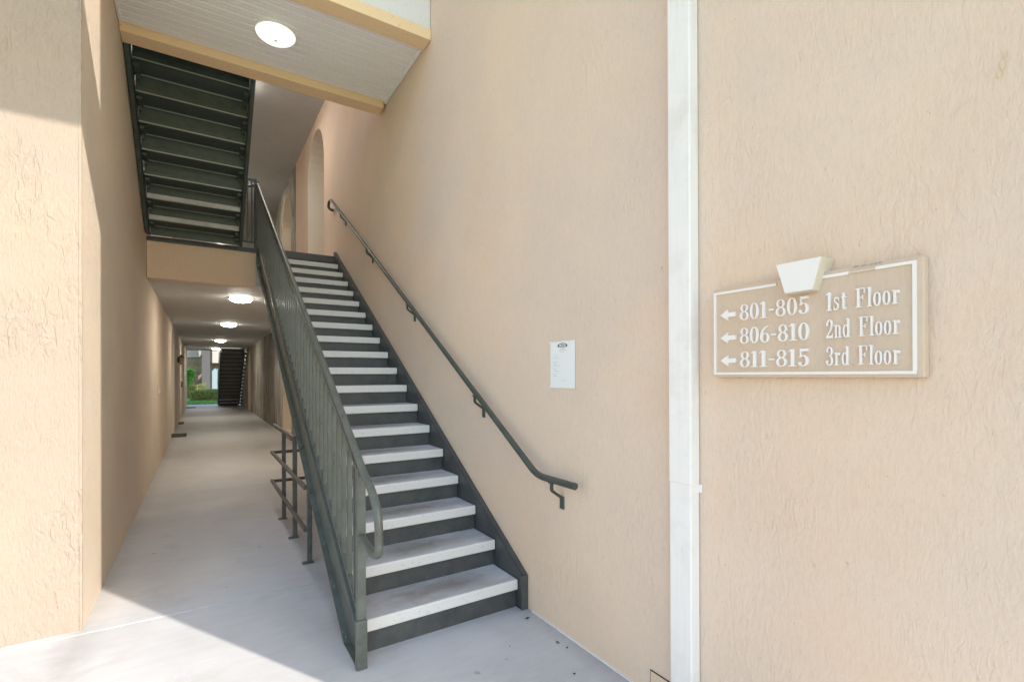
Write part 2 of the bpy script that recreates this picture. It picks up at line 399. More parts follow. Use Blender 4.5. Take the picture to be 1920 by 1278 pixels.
# ------------------------------------------------------------------ staircases
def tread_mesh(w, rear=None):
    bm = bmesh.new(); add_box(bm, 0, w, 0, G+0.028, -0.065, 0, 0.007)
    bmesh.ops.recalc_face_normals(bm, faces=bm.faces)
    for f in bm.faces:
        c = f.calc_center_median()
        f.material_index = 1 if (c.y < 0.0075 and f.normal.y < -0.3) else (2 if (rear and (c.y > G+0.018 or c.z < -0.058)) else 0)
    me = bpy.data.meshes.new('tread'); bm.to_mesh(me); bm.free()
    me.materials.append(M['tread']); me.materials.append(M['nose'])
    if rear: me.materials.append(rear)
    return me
def put(name, me, loc, parent, flip=False):
    o = bpy.data.objects.new(name, me); C.objects.link(o); o.location = loc
    if flip: o.rotation_euler = (0, 0, math.pi)
    o.parent = parent; return o
def flight(root, xa, xb, y0, zb, n, d, steelm, last=True, pans=False):
    """n treads rising from floor zb; first nosing at y0, d=+1 climbs towards +y"""
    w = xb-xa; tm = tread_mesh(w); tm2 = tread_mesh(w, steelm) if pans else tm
    rb = bmesh.new(); add_box(rb, 0.001, w-0.001, 0, 0.006, -0.012, RI-0.062); rme = bpy.data.meshes.new('riser'); rb.to_mesh(rme); rb.free(); rme.materials.append(steelm)
    lb = bmesh.new(); add_box(lb, 0.0, w, G+0.0285, G+0.0335, -0.071, -0.060); add_box(lb, 0.0, w, 0.036, 0.046, -0.085, -0.073)
    lme = bpy.data.meshes.new('pan_lip'); lb.to_mesh(lme); lb.free(); lme.materials.append(M['lip'])
    kb = bmesh.new(); add_box(kb, 0, 0.045, 0, 0.20, -0.035, 0, 0.002); add_box(kb, 0.008, 0.037, 0.03, 0.05, -0.075, -0.035)
    kme = bpy.data.meshes.new('bracket'); kb.to_mesh(kme); kb.free(); kme.materials.append(steelm)
    pb = bmesh.new(); add_box(pb, 0.0, w, 0.03, G+0.0, -0.006, 0); add_box(pb, 0.0, w, G+0.02, G+0.031, -0.010, -0.001); add_box(pb, 0.0, w, 0.03, 0.04, -0.02, -0.006)
    pme = bpy.data.meshes.new('tread_pan'); pb.to_mesh(pme); pb.free(); pme.materials.append(steelm)
    for k in range(n):
        z = zb+0.0095+RI*(k+1); y = y0+d*G*k
        put('tread', tm2 if k > 1 else tm, (xa if d > 0 else xb, y, z), root, d < 0)  # upper treads' rear edges take the steel colour, standing in for shade
        for bx in ((xa, xb-0.045) if d > 0 else (xa+0.045, xb)):
            put('bracket', kme, (bx, y+d*0.05, z-0.073), root, d < 0)
        if pans:
            put('pan_lip', lme, (xa if d > 0 else xb, y, z), root, d < 0); put('tread_pan', pme, (xa if d > 0 else xb, y, z-0.066), root, d < 0)
    for k in range(n+1):
        z = zb+0.0095+RI*k-(0.0095 if k == 0 else 0); y = y0+d*(G*k+0.026)
        put('riser', rme, (xa if d > 0 else xb, y, z), root, d < 0)
def stringer_pts(y0, zb, n, d, lo=0.16, hi=0.055, front=0.04, flat_top=True):
    """side outline (y, z): follows the nosing line, cut plumb at the foot and at the top"""
    s = RI/G; Ye = y0+d*(G*n+0.03)
    def nz(y): return zb+0.181+abs(y-y0)*s*(1 if (y-y0)*d >= 0 else -1)
    yf = y0-d*front
    def top(y): return nz(y)+hi
    def bot(y): return nz(y)-lo-0.181
    yb0 = y0+d*((lo+0.0)/s)
    return [(yf, zb), (yf, top(yf)), (Ye, top(Ye)), (Ye, bot(Ye)), (yb0, zb)]
def stringer(name, root, xa, xb, pts, m, chan=None, bolt=True):
    """plate with flanges along upper and lower edge; chan = +1/-1 side on which the channel opens"""
    bm = bmesh.new()
    xm = (xa+xb)/2
    web = (xb-0.010, xb-0.002) if chan == -1 else (xa+0.002, xa+0.010); cnt = [0]
    add_prism_x(bm, pts, *web)
    f, t, te, be, bo = [Vector((0, y, z)) for y, z in pts]
    def strip(a, b, inward, th=0.009):
        d = (b-a).normalized(); n = Vector((0, -d.z, d.y))
        if n.dot(inward) < 0: n = -n
        cnt[0] += 1; e = 0.0005*cnt[0]
        add_prism_x(bm, [((a).y, (a).z), ((b).y, (b).z), ((b+n*th).y, (b+n*th).z), ((a+n*th).y, (a+n*th).z)], xa+e, xb-e)
    cen = (t+be)/2
    strip(t, te, be-te); strip(bo, be, te-be); strip(f+Vector((0,0,0.0)), t, bo-f)
    strip(f+Vector((0,0,0.001)), bo+Vector((0,0,0.001)), t-f)
    return bm_done(name, bm, m, root)

st = thing('staircase', 'long straight outdoor staircase with white edged concrete treads and dark steel risers', 'staircase', (1.2, Y0, 0))
XS0, XS1 = 0.705, 1.69
flight(st, XS0, XS1, Y0, 0, 18, 1, M['steel'])
YT = Y0+18*G
box('top_plate', (XS0-0.04, XR-0.004, YT, YT+0.115, Z2-0.1, Z2+0.004), M['steel'], st, 0.003)
ls = stringer('stringer', st, 0.655, 0.703, stringer_pts(Y0, 0, 18, 1, lo=0.10, hi=0.08, front=0.10), M['rail'], chan=-1)
rs = stringer('stringer', st, 1.692, 1.737, stringer_pts(Y0, 0, 18, 1, lo=0.10, hi=0.06, front=0.035), M['steel'], chan=1)
box('end_plate', (1.6885, 1.7375, Y0-0.044, Y0-0.034, 0.001, 0.214), M['steel'], st, 0.002)
for k in range(18):
    yy, zz = Y0+G*k+0.10, 0.181+RI*k-0.11
    for a in (0.0, 0.07):
        bmz = bmesh.new(); add_tube(bmz, [(0.6505, yy+a, zz), (0.6565, yy+a, zz)], 0.009, 6); bm_done('bolt_head', bmz, M['rail'], st)
        if k < 8:
            bmz = bmesh.new(); add_tube(bmz, [(1.6875, yy+a*0.6-0.03, zz-0.005), (1.6935, yy+a*0.6-0.03, zz-0.005)], 0.008, 6); bm_done('bolt_head', bmz, M['steel'], st)
# guard railing on the open side
XG = 0.68
rail = tube('railing', rounded([(XG, 7.70, nosez(7.70)+0.86), (XG, 2.42, nosez(2.42)+0.90), (XG, 2.30, 0.93), (XG, 2.20, 0.84), (XG, 2.19, 0.66), (XG, 2.27, 0.635), (XG, 2.475, 0.66)], 0.06), 0.0195, M['rail'], st)
bmr = bmesh.new()
ya, yb = 2.50, 7.70
add_tube(bmr, [(XG, ya, nosez(ya)+0.125), (XG, yb, nosez(yb)+0.125)], 0.0125, square=True)
add_tube(bmr, [(XG, ya, nosez(ya)+0.845), (XG, yb, nosez(yb)+0.825)], 0.0125, square=True)
bm_done('rail_channel', bmr, M['rail'], rail)
k = 0; y = 2.592
while y < 7.62:
    box('baluster', (XG-0.0115, XG+0.0115, y-0.0115, y+0.0115, nosez(y)+0.135, nosez(y)+0.83), M['rail'], rail)
    y += 0.1222
box('newel_post', (XG-0.021, XG+0.021, 2.475, 2.517, 0.20, nosez(2.49)+0.88), M['rail'], rail, 0.002)
box('newel_plate', (XG-0.031, XG+0.024, 2.462, 2.490, 0.002, 0.245), M['rail'], rail, 0.003)
box('newel_post', (XG-0.02, XG+0.02, 7.70, 7.74, 3.05, nosez(7.70)+0.90), M['rail'], rail, 0.002)
tube('railing_return', rounded([(XG, 7.70, nosez(7.70)+0.86), (XG, 7.80, nosez(7.70)+0.89), (XG-0.10, 7.80, nosez(7.70)+0.85), (XG-0.16, 7.80, nosez(7.70)+0.85)], 0.04), 0.0195, M['rail'], st)
adopt(st)

# guard between the two flights at the second floor
g2 = thing('guard_railing', 'short dark guard railing on the slab edge between the two flights', 'railing', (0.57, YB, Z2))
for z in (Z2+0.10, Z2+0.98): tube('rail', [(0.475, YB+0.03, z), (0.66, YB+0.03, z)], 0.014, M['steel'], g2, square=True)
for x in (0.50, 0.555, 0.61): box('baluster', (x-0.009, x+0.009, YB+0.021, YB+0.039, Z2+0.10, Z2+0.98), M['steel'], g2)
for x in (0.475, 0.655): box('post', (x-0.018, x+0.018, YB+0.012, YB+0.048, Z2+0.005, Z2+1.0), M['steel'], g2, 0.002)
adopt(g2)

# second flight, climbing towards the viewer up to the half landing
s2 = thing('staircase', 'upper dark green staircase seen from below at upper left', 'staircase', (-0.06, 7.64, Z2))
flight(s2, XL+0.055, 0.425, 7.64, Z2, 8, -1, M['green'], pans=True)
def plain_stringer(xa, xb, y0, zb, n, d, root, m, lo=0.13, hi=0.06):
    p = stringer_pts(y0, zb, n, d, lo=lo, hi=hi, front=0.06); 
    return stringer('stringer', root, xa, xb, p, m, chan=-1 if xa < 0 else 1)
plain_stringer(XL+0.008, XL+0.053, 7.64, Z2, 8, -1, s2, M['green'])
plain_stringer(0.427, 0.472, 7.64, Z2, 8, -1, s2, M['green'])
ZL = Z2+9*RI
rg = tube('railing', [(0.45, 7.66, Z2+1.07), (0.45, 5.45, ZL+0.95)], 0.019, M['green'], s2)
y = 7.5
while y > 5.5:
    zz = Z2+0.181+(7.64-y)*RI/G
    box('baluster', (0.4415, 0.4585, y-0.0085, y+0.0085, zz+0.055, zz+0.875), M['green'], rg); y -= 0.1222
adopt(s2)
# ------------------------------------------------------------------ half landing with white plank soffit
ld = thing('stair_landing', 'half landing overhead with white plank soffit and tan trim boards', 'landing', (0.6, 4.05, 4.43))
ZS = 4.50
yp = 4.215; np_ = 12; wpl = (5.30-4.215)/np_
for i in range(np_):
    bm = bmesh.new(); a, b = yp+i*wpl, yp+(i+1)*wpl
    add_prism_x(bm, [(a+0.001, ZS+0.02), (a+0.001, ZS+0.006), (a+0.007, ZS), (a+wpl*0.5-0.003, ZS), (a+wpl*0.5, ZS+0.003), (a+wpl*0.5+0.003, ZS), (b-0.016, ZS), (b-0.011, ZS+0.012), (b-0.001, ZS+0.012), (b-0.001, ZS+0.02)], XL+0.012, XR-0.012)
    bm_done('plank', bm, M['white'], ld)
box('trim_board', (XL+0.003, XR-0.004, 4.045, 4.215, 4.462, 4.56), M['tan'], ld, 0.003)
box('beam', (XL+0.003, XR-0.03, 5.30, 5.48, 4.432, 4.62), M['tan'], ld, 0.003)
box('corner_moulding', (XR-0.026, XR-0.003, 4.217, 5.298, ZS-0.018, ZS+0.0195), M['white'], ld, 0.003)
box('corner_moulding', (XL+0.003, XL+0.024, 4.217, 5.298, ZS-0.018, ZS+0.0195), M['white'], ld, 0.003)
def woodface():
    m = worn('white_siding_board', (0.78, 0.75, 0.73), 0.7); n, l, b = nodes(m)
    pv = coords(m, (1, 1, 0.12)); bump(m, noise_n(m, pv, 90, 5, 0.7), 0.9, 0.004); return m
box('front_board', (XL+0.003, XR-0.004, 4.062, 4.10, 4.563, 4.835), woodface(), ld, 0.002)
box('cap_trim', (XL+0.003, XR-0.004, 4.045, 4.12, 4.836, 4.856), M['tan'], ld, 0.002)
box('deck', (XL+0.003, XR-0.004, 4.12, 5.44, ZS+0.03, ZL), M['ceiling'], ld)
for z in (ZL+0.09, ZL+1.02): tube('guard_rail', [(XL+0.01, 4.09, z), (XR-0.01, 4.09, z)], 0.017, M['green'], ld, square=True)
x = XL+0.1
while x < XR-0.05:
    box('baluster', (x-0.0085, x+0.0085, 4.0815, 4.0985, ZL+0.09, ZL+1.02), M['green'], ld); x += 0.115
adopt(ld)

# ------------------------------------------------------------------ dome lamps
def lamp(x, y, z, r, label, glass, group, scale_h=0.35):
    t = thing('ceiling_lamp', label, 'ceiling lamp', (x, y, z), group)
    lathe('base', [(r*0.98, -0.001), (r*1.04, -0.004), (r*1.04, -0.022), (r*0.97, -0.026)], (x, y, z), M['white'], t)
    n = 9; prof = [(r*0.97*math.cos(math.pi/2*k/n), -0.022-r*scale_h*math.sin(math.pi/2*k/n)) for k in range(n)]+[(0, -0.022-r*scale_h)]
    lathe('glass_dome', prof, (x, y, z), glass, t)
    lathe('finial', [(0.0, -0.03-r*scale_h), (0.010, -0.026-r*scale_h), (0.014, -0.02-r*scale_h), (0.012, -0.012-r*scale_h)], (x, y, z), M['white'], t, 12)
    adopt(t)
lamp(0.56, 4.72, ZS, 0.165, 'big white dome lamp on the white plank soffit', M['lamp_white'], 'dome lamps')
for (x, y), l in zip(((0.545, 9.05), (0.57, 13.65), (0.576, 19.9), (0.577, 25.6)),
                     ('warm lit dome lamp nearest the tan slab edge on the passage ceiling',
                      'warm lit dome lamp second in the row along the passage ceiling',
                      'small warm lit dome lamp third in the row along the passage ceiling',
                      'farthest and smallest warm lit dome lamp over the passage end')):
    lamp(x, y, Z1, 0.165, l, M['lamp_warm'], 'dome lamps', 0.3)

for (x, y), l in zip(((0.50, 8.60), (0.57, 13.2), (0.57, 19.9)), ('dome lamp on the second floor ceiling hidden behind the upper flight', 'unseen dome lamp added farther along the second floor ceiling to brighten it', 'unseen dome lamp added deep along the second floor ceiling to brighten it')):  # the two farther lamps are unseen, added to brighten the upper ceiling
    lamp(x, y, 6.05, 0.165, l, M['lamp_warm'], 'dome lamps', 0.3)

# ------------------------------------------------------------------ wall handrail
hr = thing('wall_handrail', 'dark pipe handrail sloping up the right wall on curved brackets', 'handrail', (1.66, 2.2, 0))
hz = 0.845
tube('pipe', rounded([(1.66, 1.985, 0.885), (1.66, 2.33, 0.885), (1.66, 7.66, nosez(7.66)+hz), (1.66, 7.80, nosez(7.72)+hz-0.02), (1.66, 7.84, nosez(7.7)+hz-0.09), (1.70, 7.84, nosez(7.7)+hz-0.12), (1.735, 7.84, nosez(7.7)+hz-0.12)], 0.07), 0.0195, M['handrail'], hr)
bmb = bmesh.new()
add_tube(bmb, rounded([(0, 0, -0.012), (0, 0, -0.062), (0.055, 0, -0.10), (0.073, 0, -0.112), (0.073, 0, -0.165)], 0.012, 3), 0.0075, square=True)
add_box(bmb, 0.068, 0.0795, -0.016, 0.016, -0.175, -0.105, 0.002)
add_box(bmb, -0.012, 0.012, -0.022, 0.022, -0.022, -0.012, 0.002)
bmesh.ops.recalc_face_normals(bmb, faces=bmb.faces)
bme = bpy.data.meshes.new('bracket'); bmb.to_mesh(bme); bmb.free(); bme.materials.append(M['handrail'])
for y in (2.19, 3.10, 4.45, 5.80, 7.08):
    put('bracket', bme, (1.66, y, (0.885 if y < 2.33 else nosez(y)+hz)), hr)
adopt(hr)

# ------------------------------------------------------------------ low barrier under the stairs
br = thing('low_barrier', 'low dark pipe barrier stepping down beneath the stair stringer', 'railing', (0.72, 4.8, 0))

BX = 0.72
for y, zt in ((4.11, 0.62), (4.82, 0.905), (5.52, 0.89)):
    p = box('post', (BX-0.018, BX+0.018, y-0.018, y+0.018, 0.006, zt), M['barrier'], br, 0.003)
    box('base_plate', (BX-0.055, BX+0.03, y-0.03, y+0.03, 0.0, 0.007), M['barrier'], br, 0.002)
tube('rail', rounded([(BX, 6.32, 0.90), (BX, 4.82, 0.905), (BX, 4.82, 0.85)], 0.03), 0.019, M['barrier'], br)
for z in (0.595, 0.265):
    bm = bmesh.new(); add_box(bm, BX-0.045, BX-0.018, 4.095, 6.26, z-0.016, z+0.016, 0.003)
    bm_done('rail', bm, M['barrier'], br)
    box('rail', (BX-0.018, XR-0.004, 6.20, 6.23, z-0.016, z+0.016), M['barrier'], br, 0.003)
adopt(br)

# ------------------------------------------------------------------ downspout
ds = thing('downspout', 'white square aluminium downspout running up the right wall', 'downspout', (1.71, 1.34, 0))
bm = bmesh.new(); xa, xb, ya, yb = 1.684, 1.736, 1.284, 1.393
prof = [(xb, ya), (xa+0.006, ya), (xa+0.0018, ya+0.0018), (xa, ya+0.006), (xa, yb-0.006), (xa+0.0018, yb-0.0018), (xa+0.006, yb), (xb, yb)]
def loft(bm, prof, z0, z1):
    a = [bm.verts.new((x, y, z0)) for x, y in prof]; b = [bm.verts.new((x, y, z1)) for x, y in prof]; n = len(prof)
    bm.faces.new(a); bm.faces.new(b[::-1])
    for i in range(n): bm.faces.new((a[i], b[i], b[(i+1) % n], a[(i+1) % n]))
loft(bm, prof, 0.06, 1.02); bm_done('pipe', bm, M['spout'], ds)
bm = bmesh.new(); loft(bm, [((x-1.71)*1.05+1.71 if x < 1.73 else x, (y-1.3385)*1.03+1.3385) for x, y in prof], 1.02, 4.6); bm_done('pipe', bm, M['spout'], ds)
box('seam', (1.6815, 1.6845, 1.2815, 1.3955, 1.019, 1.021), M['bead'], ds)
for z in (0.985, 3.9):
    box('strap', (1.7335, 1.7385, 1.268, 1.409, z, z+0.034), M['spout'], ds, 0.001)
bm = bmesh.new(); loft(bm, prof, 4.6, H-0.1); bm_done('pipe', bm, M['spout'], ds)
adopt(ds)

# ------------------------------------------------------------------ utility cover low on the wall
uc = thing('utility_cover', 'small flat tan cover plate at the foot of the right wall behind the downspout', 'cover plate', (XR, 1.45, 0.06))
box('plate', (1.732, 1.7385, 1.30, 1.543, 0.0, 0.118), M['fascia'], uc, 0.001)
box('gasket', (1.7345, 1.7388, 1.296, 1.547, 0.0, 0.121), M['dark'], uc)
adopt(uc)

# ------------------------------------------------------------------ notice sheet
nt = thing('notice', 'white paper notice with a dark round emblem stuck on the tan wall', 'notice', (1.7, 2.186, 1.53))
def yz(x, y0, y1, z0, z1, m, parent, name, th=0.0006):
    return box(name, (x-th, x, y0, y1, z0, z1), m, parent)
bm = bmesh.new(); Ny, Nz = 8, 10; g = {}
for i in range(Ny+1):
    for j in range(Nz+1):
        y = 2.074+0.224*i/Ny; z = 1.398+0.268*j/Nz
        g[i, j] = bm.verts.new((1.7365-0.0016*noise.noise(Vector((y*14, z*14, 0))), y, z))
for i in range(Ny):
    for j in range(Nz): bm.faces.new((g[i, j], g[i+1, j], g[i+1, j+1], g[i, j+1]))
r = bmesh.ops.extrude_face_region(bm, geom=list(bm.faces))
for v in r['geom']:
    if isinstance(v, bmesh.types.BMVert): v.co.x += 0.0006
bm_done('sheet', bm, M['paper'], nt)
NX = 1.7343
bm = bmesh.new()
def ringseg(bm, cy, cz, ry, rz, w, a0, a1, n=16):
    for k in range(n):
        t0, t1 = a0+(a1-a0)*k/n, a0+(a1-a0)*(k+1)/n
        q = [(cy+(ry-e)*math.cos(t), cz+(rz-e)*math.sin(t)) for t, e in ((t0, 0), (t1, 0), (t1, w), (t0, w))]
        bm.faces.new([bm.verts.new((NX, a, b)) for a, b in q])
ringseg(bm, 2.182, 1.642, 0.038, 0.012, 0.004, 0.15, math.pi-0.15)
ringseg(bm, 2.182, 1.640, 0.030, 0.010, 0.0025, math.pi+0.2, 2*math.pi-0.2)
for a in (2.146, 2.218): bm.faces.new([bm.verts.new((NX-0.0002, a+dy, 1.640+dz)) for dy, dz in ((-.006, -.007), (.006, -.007), (.006, .006), (-.006, .006))])
for a in (-0.012, -0.004, 0.004, 0.012): bm.faces.new([bm.verts.new((NX-0.0002, 2.182+a+dy, 1.641+dz)) for dy, dz in ((-.0025, -.003), (.0025, -.003), (.0025, .003), (-.0025, .003))])
bm_done('emblem', bm, M['ink'], nt)
bm = bmesh.new()
for z, a, b in ((1.621, 2.16, 2.205), (1.612, 2.145, 2.215), (1.604, 2.17, 2.20), (1.585, 2.235, 2.262), (1.572, 2.215, 2.27), (1.545, 2.225, 2.27), (1.536, 2.24, 2.27), (1.525, 2.20, 2.27), (1.505, 2.235, 2.27), (1.494, 2.215, 2.26), (1.475, 2.24, 2.27), (1.466, 2.235, 2.27), (1.44, 2.14, 2.20)):
    for k in range(3):
        bm.faces.new([bm.verts.new((NX, y, zz)) for y, zz in ((a, z-k*0.0001), (b, z-k*0.0001), (b, z+0.0018), (a, z+0.0018))]) if k == 0 else None
bm_done('print_lines', bm, M['ink_pale'], nt)
for y in (2.08, 2.292):
    for z in (1.404, 1.660): box('tape', (1.7338, 1.7342, y-0.010, y+0.010, z-0.006, z+0.006), M['paper'], nt)
adopt(nt)

# ------------------------------------------------------------------ floor sign
sg = thing('floor_sign', 'tan rendered plaque with raised white arrows, unit numbers and floor names', 'sign', (XR, 0.86, 1.46))
SX = 1.702
box('plaque', (SX, XR-0.001, 0.526, 1.190, 1.461, 1.803), M['sign_face'], sg, 0.004)
bm = bmesh.new()
def bar(bm, y0, z0, y1, z1, w=0.0045):
    a, b = Vector((y0, z0)), Vector((y1, z1)); d = (b-a).normalized(); n = Vector((-d.y, d.x))*w
    t = bmesh.new()
    add_prism_x(t, [tuple(a+n), tuple(b+n), tuple(b-n), tuple(a-n)], SX-0.0055, SX+0.001)
    me = bpy.data.meshes.new('t'); t.to_mesh(me); t.free(); bm.from_mesh(me); bpy.data.meshes.remove(me)
def border(y0, z0, y1, z1):
    b = bmesh.new(); bar(b, y0, z0, y1, z1); bm_done('border_strip', b, M['letters'], sg)
border(1.183, 1.4755, 0.543, 1.4755); border(1.1795, 1.480, 1.1795, 1.781); border(0.5465, 1.480, 0.5465, 1.783)
border(1.184, 1.7855, 0.938, 1.7855); border(0.802, 1.7855, 0.712, 1.7855); border(0.640, 1.7875, 0.542, 1.7875)
bm = bmesh.new()
for k in range(7):
    yy = 0.700-0.011*k; add_box(bm, SX-0.001-0.0003*k, SX+0.012, yy-0.007*random.random()-0.003, yy, 1.7995+0.002*random.random(), 1.8035+0.002*random.random())
bm_done('chipped_edge', bm, M['chip'], sg)
b_ = bmesh.new(); bar(b_, 0.711, 1.7862, 0.641, 1.7868, 0.0028); bm_done('border_remnant', b_, M['cream'], sg)
# keystone, standing proud of the plaque
bm = bmesh.new()
ky = [(0.918, 1.846), (0.772, 1.846), (0.800, 1.743), (0.889, 1.743)]
a = [bm.verts.new((1.661, y, z)) for y, z in ky]; b = [bm.verts.new((XR-0.001, (y-0.845)*1.04+0.845, (z-1.8)*1.03+1.8)) for y, z in ky]
bm.faces.new(a); bm.faces.new(b[::-1])
for i in range(4): bm.faces.new((a[i], b[i], b[(i+1) % 4], a[(i+1) % 4]))
bmesh.ops.bevel(bm, geom=list(bm.edges), offset=0.002, segments=1, affect='EDGES')
bm_done('keystone', bm, [M['cream']], sg)
bm = bmesh.new(); ky2 = [((y-0.845)*0.965+0.845, (z-1.795)*0.965+1.795) for y, z in ky]
add_prism_x(bm, ky2, 1.6575, 1.6615); bm_done('keystone_face', bm, M['letters'], sg)
# letters: raised serif glyphs from rings, stems, serifs
def g_rect(x0, y0, x1, y1): return [[(x0, y0), (x1, y0), (x1, y1), (x0, y1)]]
def g_poly(*p): return [list(p)]
def g_ring(cx, cy, rx, ry, wx, wy, a0=0, a1=360, n=22):
    out = []; a0, a1 = R(a0), R(a1)
    for k in range(n):
        t0, t1 = a0+(a1-a0)*k/n, a0+(a1-a0)*(k+1)/n
        out.append([(cx+rx*math.cos(t0), cy+ry*math.sin(t0)), (cx+rx*math.cos(t1), cy+ry*math.sin(t1)),
                    (cx+(rx-wx)*math.cos(t1), cy+(ry-wy)*math.sin(t1)), (cx+(rx-wx)*math.cos(t0), cy+(ry-wy)*math.sin(t0))])
    return [('seg', out, abs(a1-a0) > 6.28)]
def g_rib(pts, w0, w1=None):
    w1 = w1 or w0; P = [Vector(p) for p in pts]; L = []; Rr = []
    for i, p in enumerate(P):
        d = (P[min(i+1, len(P)-1)]-P[max(i-1, 0)]).normalized(); n = Vector((-d.y, d.x)); w = (w0+(w1-w0)*i/(len(P)-1))/2
        L.append(tuple(p+n*w)); Rr.append(tuple(p-n*w))
    return [L+Rr[::-1]]
GL = {
 '0': (0.52, g_ring(.26, .5, .25, .51, .13, .05)),
 '8': (0.52, g_ring(.26, .75, .215, .25, .105, .05)+g_ring(.26, .27, .255, .28, .12, .055)),
 '1': (0.40, g_rect(.13, 0, .28, 1)+g_rect(.02, -.002, .39, .055)+g_poly((.14, .999), (.01, .86), (.01, .82), (.14, .88))),
 '5': (0.50, g_rect(.09, .85, .46, 1)+g_rect(.09, .50, .15, .86)+g_ring(.23, .31, .25, .32, .13, .055, -150, 140)+g_ring(.09, .17, .07, .08, .068, .078)),
 '6': (0.52, g_ring(.27, .29, .245, .30, .125, .055)+g_rib([(.08, .27), (.09, .5), (.15, .72), (.27, .89), (.44, .99)], .13, .05)),
 '2': (0.52, g_ring(.24, .73, .225, .28, .125, .055, -30, 185)+g_rib([(.40, .62), (.27, .35), (.05, .08)], .10, .05)+g_rect(.03, 0, .48, .13)+g_rect(.43, .12, .48, .22)+g_ring(.09, .74, .07, .08, .068, .078)),
 '3': (0.50, g_ring(.22, .75, .215, .26, .115, .055, -80, 165)+g_ring(.22, .27, .25, .28, .13, .055, -165, 88)+g_ring(.08, .20, .07, .08, .068, .078)+g_ring(.08, .79, .06, .07, .058, .068)),
 '-': (0.34, g_rect(.03, .40, .31, .50)),
 's': (0.40, g_rib([(.33, .56), (.28, .64), (.18, .67), (.09, .61), (.09, .50), (.18, .40), (.28, .29), (.30, .16), (.22, .05), (.11, .03), (.04, .13)], .085)+g_rect(.30, .48, .335, .68)+g_rect(.03, 0, .065, .21)),
 't': (0.34, g_rect(.09, .08, .21, .90)+g_rect(.01, .63, .31, .69)+g_rib([(.15, .12), (.18, .04), (.26, .03), (.32, .11)], .07)),
 'n': (0.54, g_rect(.08, 0, .20, .69)+g_rect(.01, -.002, .26, .05)+g_rect(.01, .63, .12, .685)+g_ring(.26, .46, .20, .23, .12, .06, 0, 150)+g_rect(.34, 0, .459, .47)+g_rect(.28, -.003, .53, .048)),
 'd': (0.52, g_ring(.22, .34, .21, .35, .12, .055)+g_rect(.31, 0, .43, 1)+g_rect(.25, .95, .37, 1.003)+g_rect(.37, -.002, .50, .05)),
 'r': (0.42, g_rect(.08, 0, .20, .69)+g_rect(.01, -.002, .28, .05)+g_rect(.01, .63, .12, .685)+g_rib([(.18, .5), (.24, .62), (.33, .66)], .06)+g_ring(.33, .60, .065, .085, .063, .083)),
 'F': (0.60, g_rect(.09, 0, .24, 1)+g_rect(.01, -.002, .33, .05)+g_rect(.01, .951, .54, 1.002)+g_rect(.22, .49, .42, .54)+g_rect(.39, .40, .43, .63)+g_rect(.50, .72, .545, 1.0)),
 'l': (0.30, g_rect(.09, 0, .21, 1)+g_rect(.01, -.002, .29, .05)+g_rect(.02, .95, .12, 1.003)),
 'o': (0.46, g_ring(.22, .34, .215, .355, .12, .05)),
 ' ': (0.3, []),
}
CH = 0.0585
def glyph(ch, y, z, sx, name='letter'):
    w, el = GL[ch]; bm = bmesh.new(); e = 0
    for k in el:
        e += 1; h0, h1 = SX+0.001, SX-0.0085-0.00025*e
        P = lambda q, x: bm.verts.new((x, y-q[0]*CH*sx, z+q[1]*CH))
        if isinstance(k, tuple):
            segs = k[1]
            for i, q in enumerate(segs):
                bm.faces.new([P(p, h1) for p in q])
                for (a, b) in ((0, 1), (2, 3)): bm.faces.new((P(q[a], h0), P(q[b], h0), P(q[b], h1), P(q[a], h1)))
                if not k[2]:
                    if i == 0: bm.faces.new((P(q[0], h0), P(q[3], h0), P(q[3], h1), P(q[0], h1)))
                    if i == len(segs)-1: bm.faces.new((P(q[1], h0), P(q[2], h0), P(q[2], h1), P(q[1], h1)))
        else:
            bm.faces.new([P(p, h1) for p in k]); n = len(k)
            for i in range(n): bm.faces.new((P(k[i], h0), P(k[(i+1) % n], h0), P(k[(i+1) % n], h1), P(k[i], h1)))
    bmesh.ops.remove_doubles(bm, verts=bm.verts, dist=1e-6)
    bm_done(name, bm, M['letters'], sg); return w
def text(s, y0, y1, z):
    tot = sum(GL[c][0] for c in s)+0.055*(len(s)-1); sx = (y0-y1)/(tot*CH); y = y0
    for c in s:
        w = GL[c][0]
        if c != ' ': glyph(c, y, z, sx, 'digit' if c.isdigit() else ('dash' if c == '-' else 'letter'))
        y -= (w+0.055)*CH*sx
for z, num, o, yo, yf in ((1.673, '801-805', '1st', 0.7165, 0.692), (1.5855, '806-810', '2nd', 0.7065, 0.684), (1.4985, '811-815', '3rd', 0.709, 0.686)):
    text(num, 1.073, 0.828, z); text(o, 0.776, yo, z+0.001); text('Floor', yf, 0.579, z+0.0015)
    bm = bmesh.new(); za = z+0.026
    add_prism_x(bm, [(1.154, za), (1.124, za+0.021), (1.124, za+0.0085), (1.091, za+0.0085), (1.091, za-0.0085), (1.124, za-0.0085), (1.124, za-0.021)], SX-0.007, SX+0.001)
    bm_done('arrow', bm, M['letters'], sg)
adopt(sg)

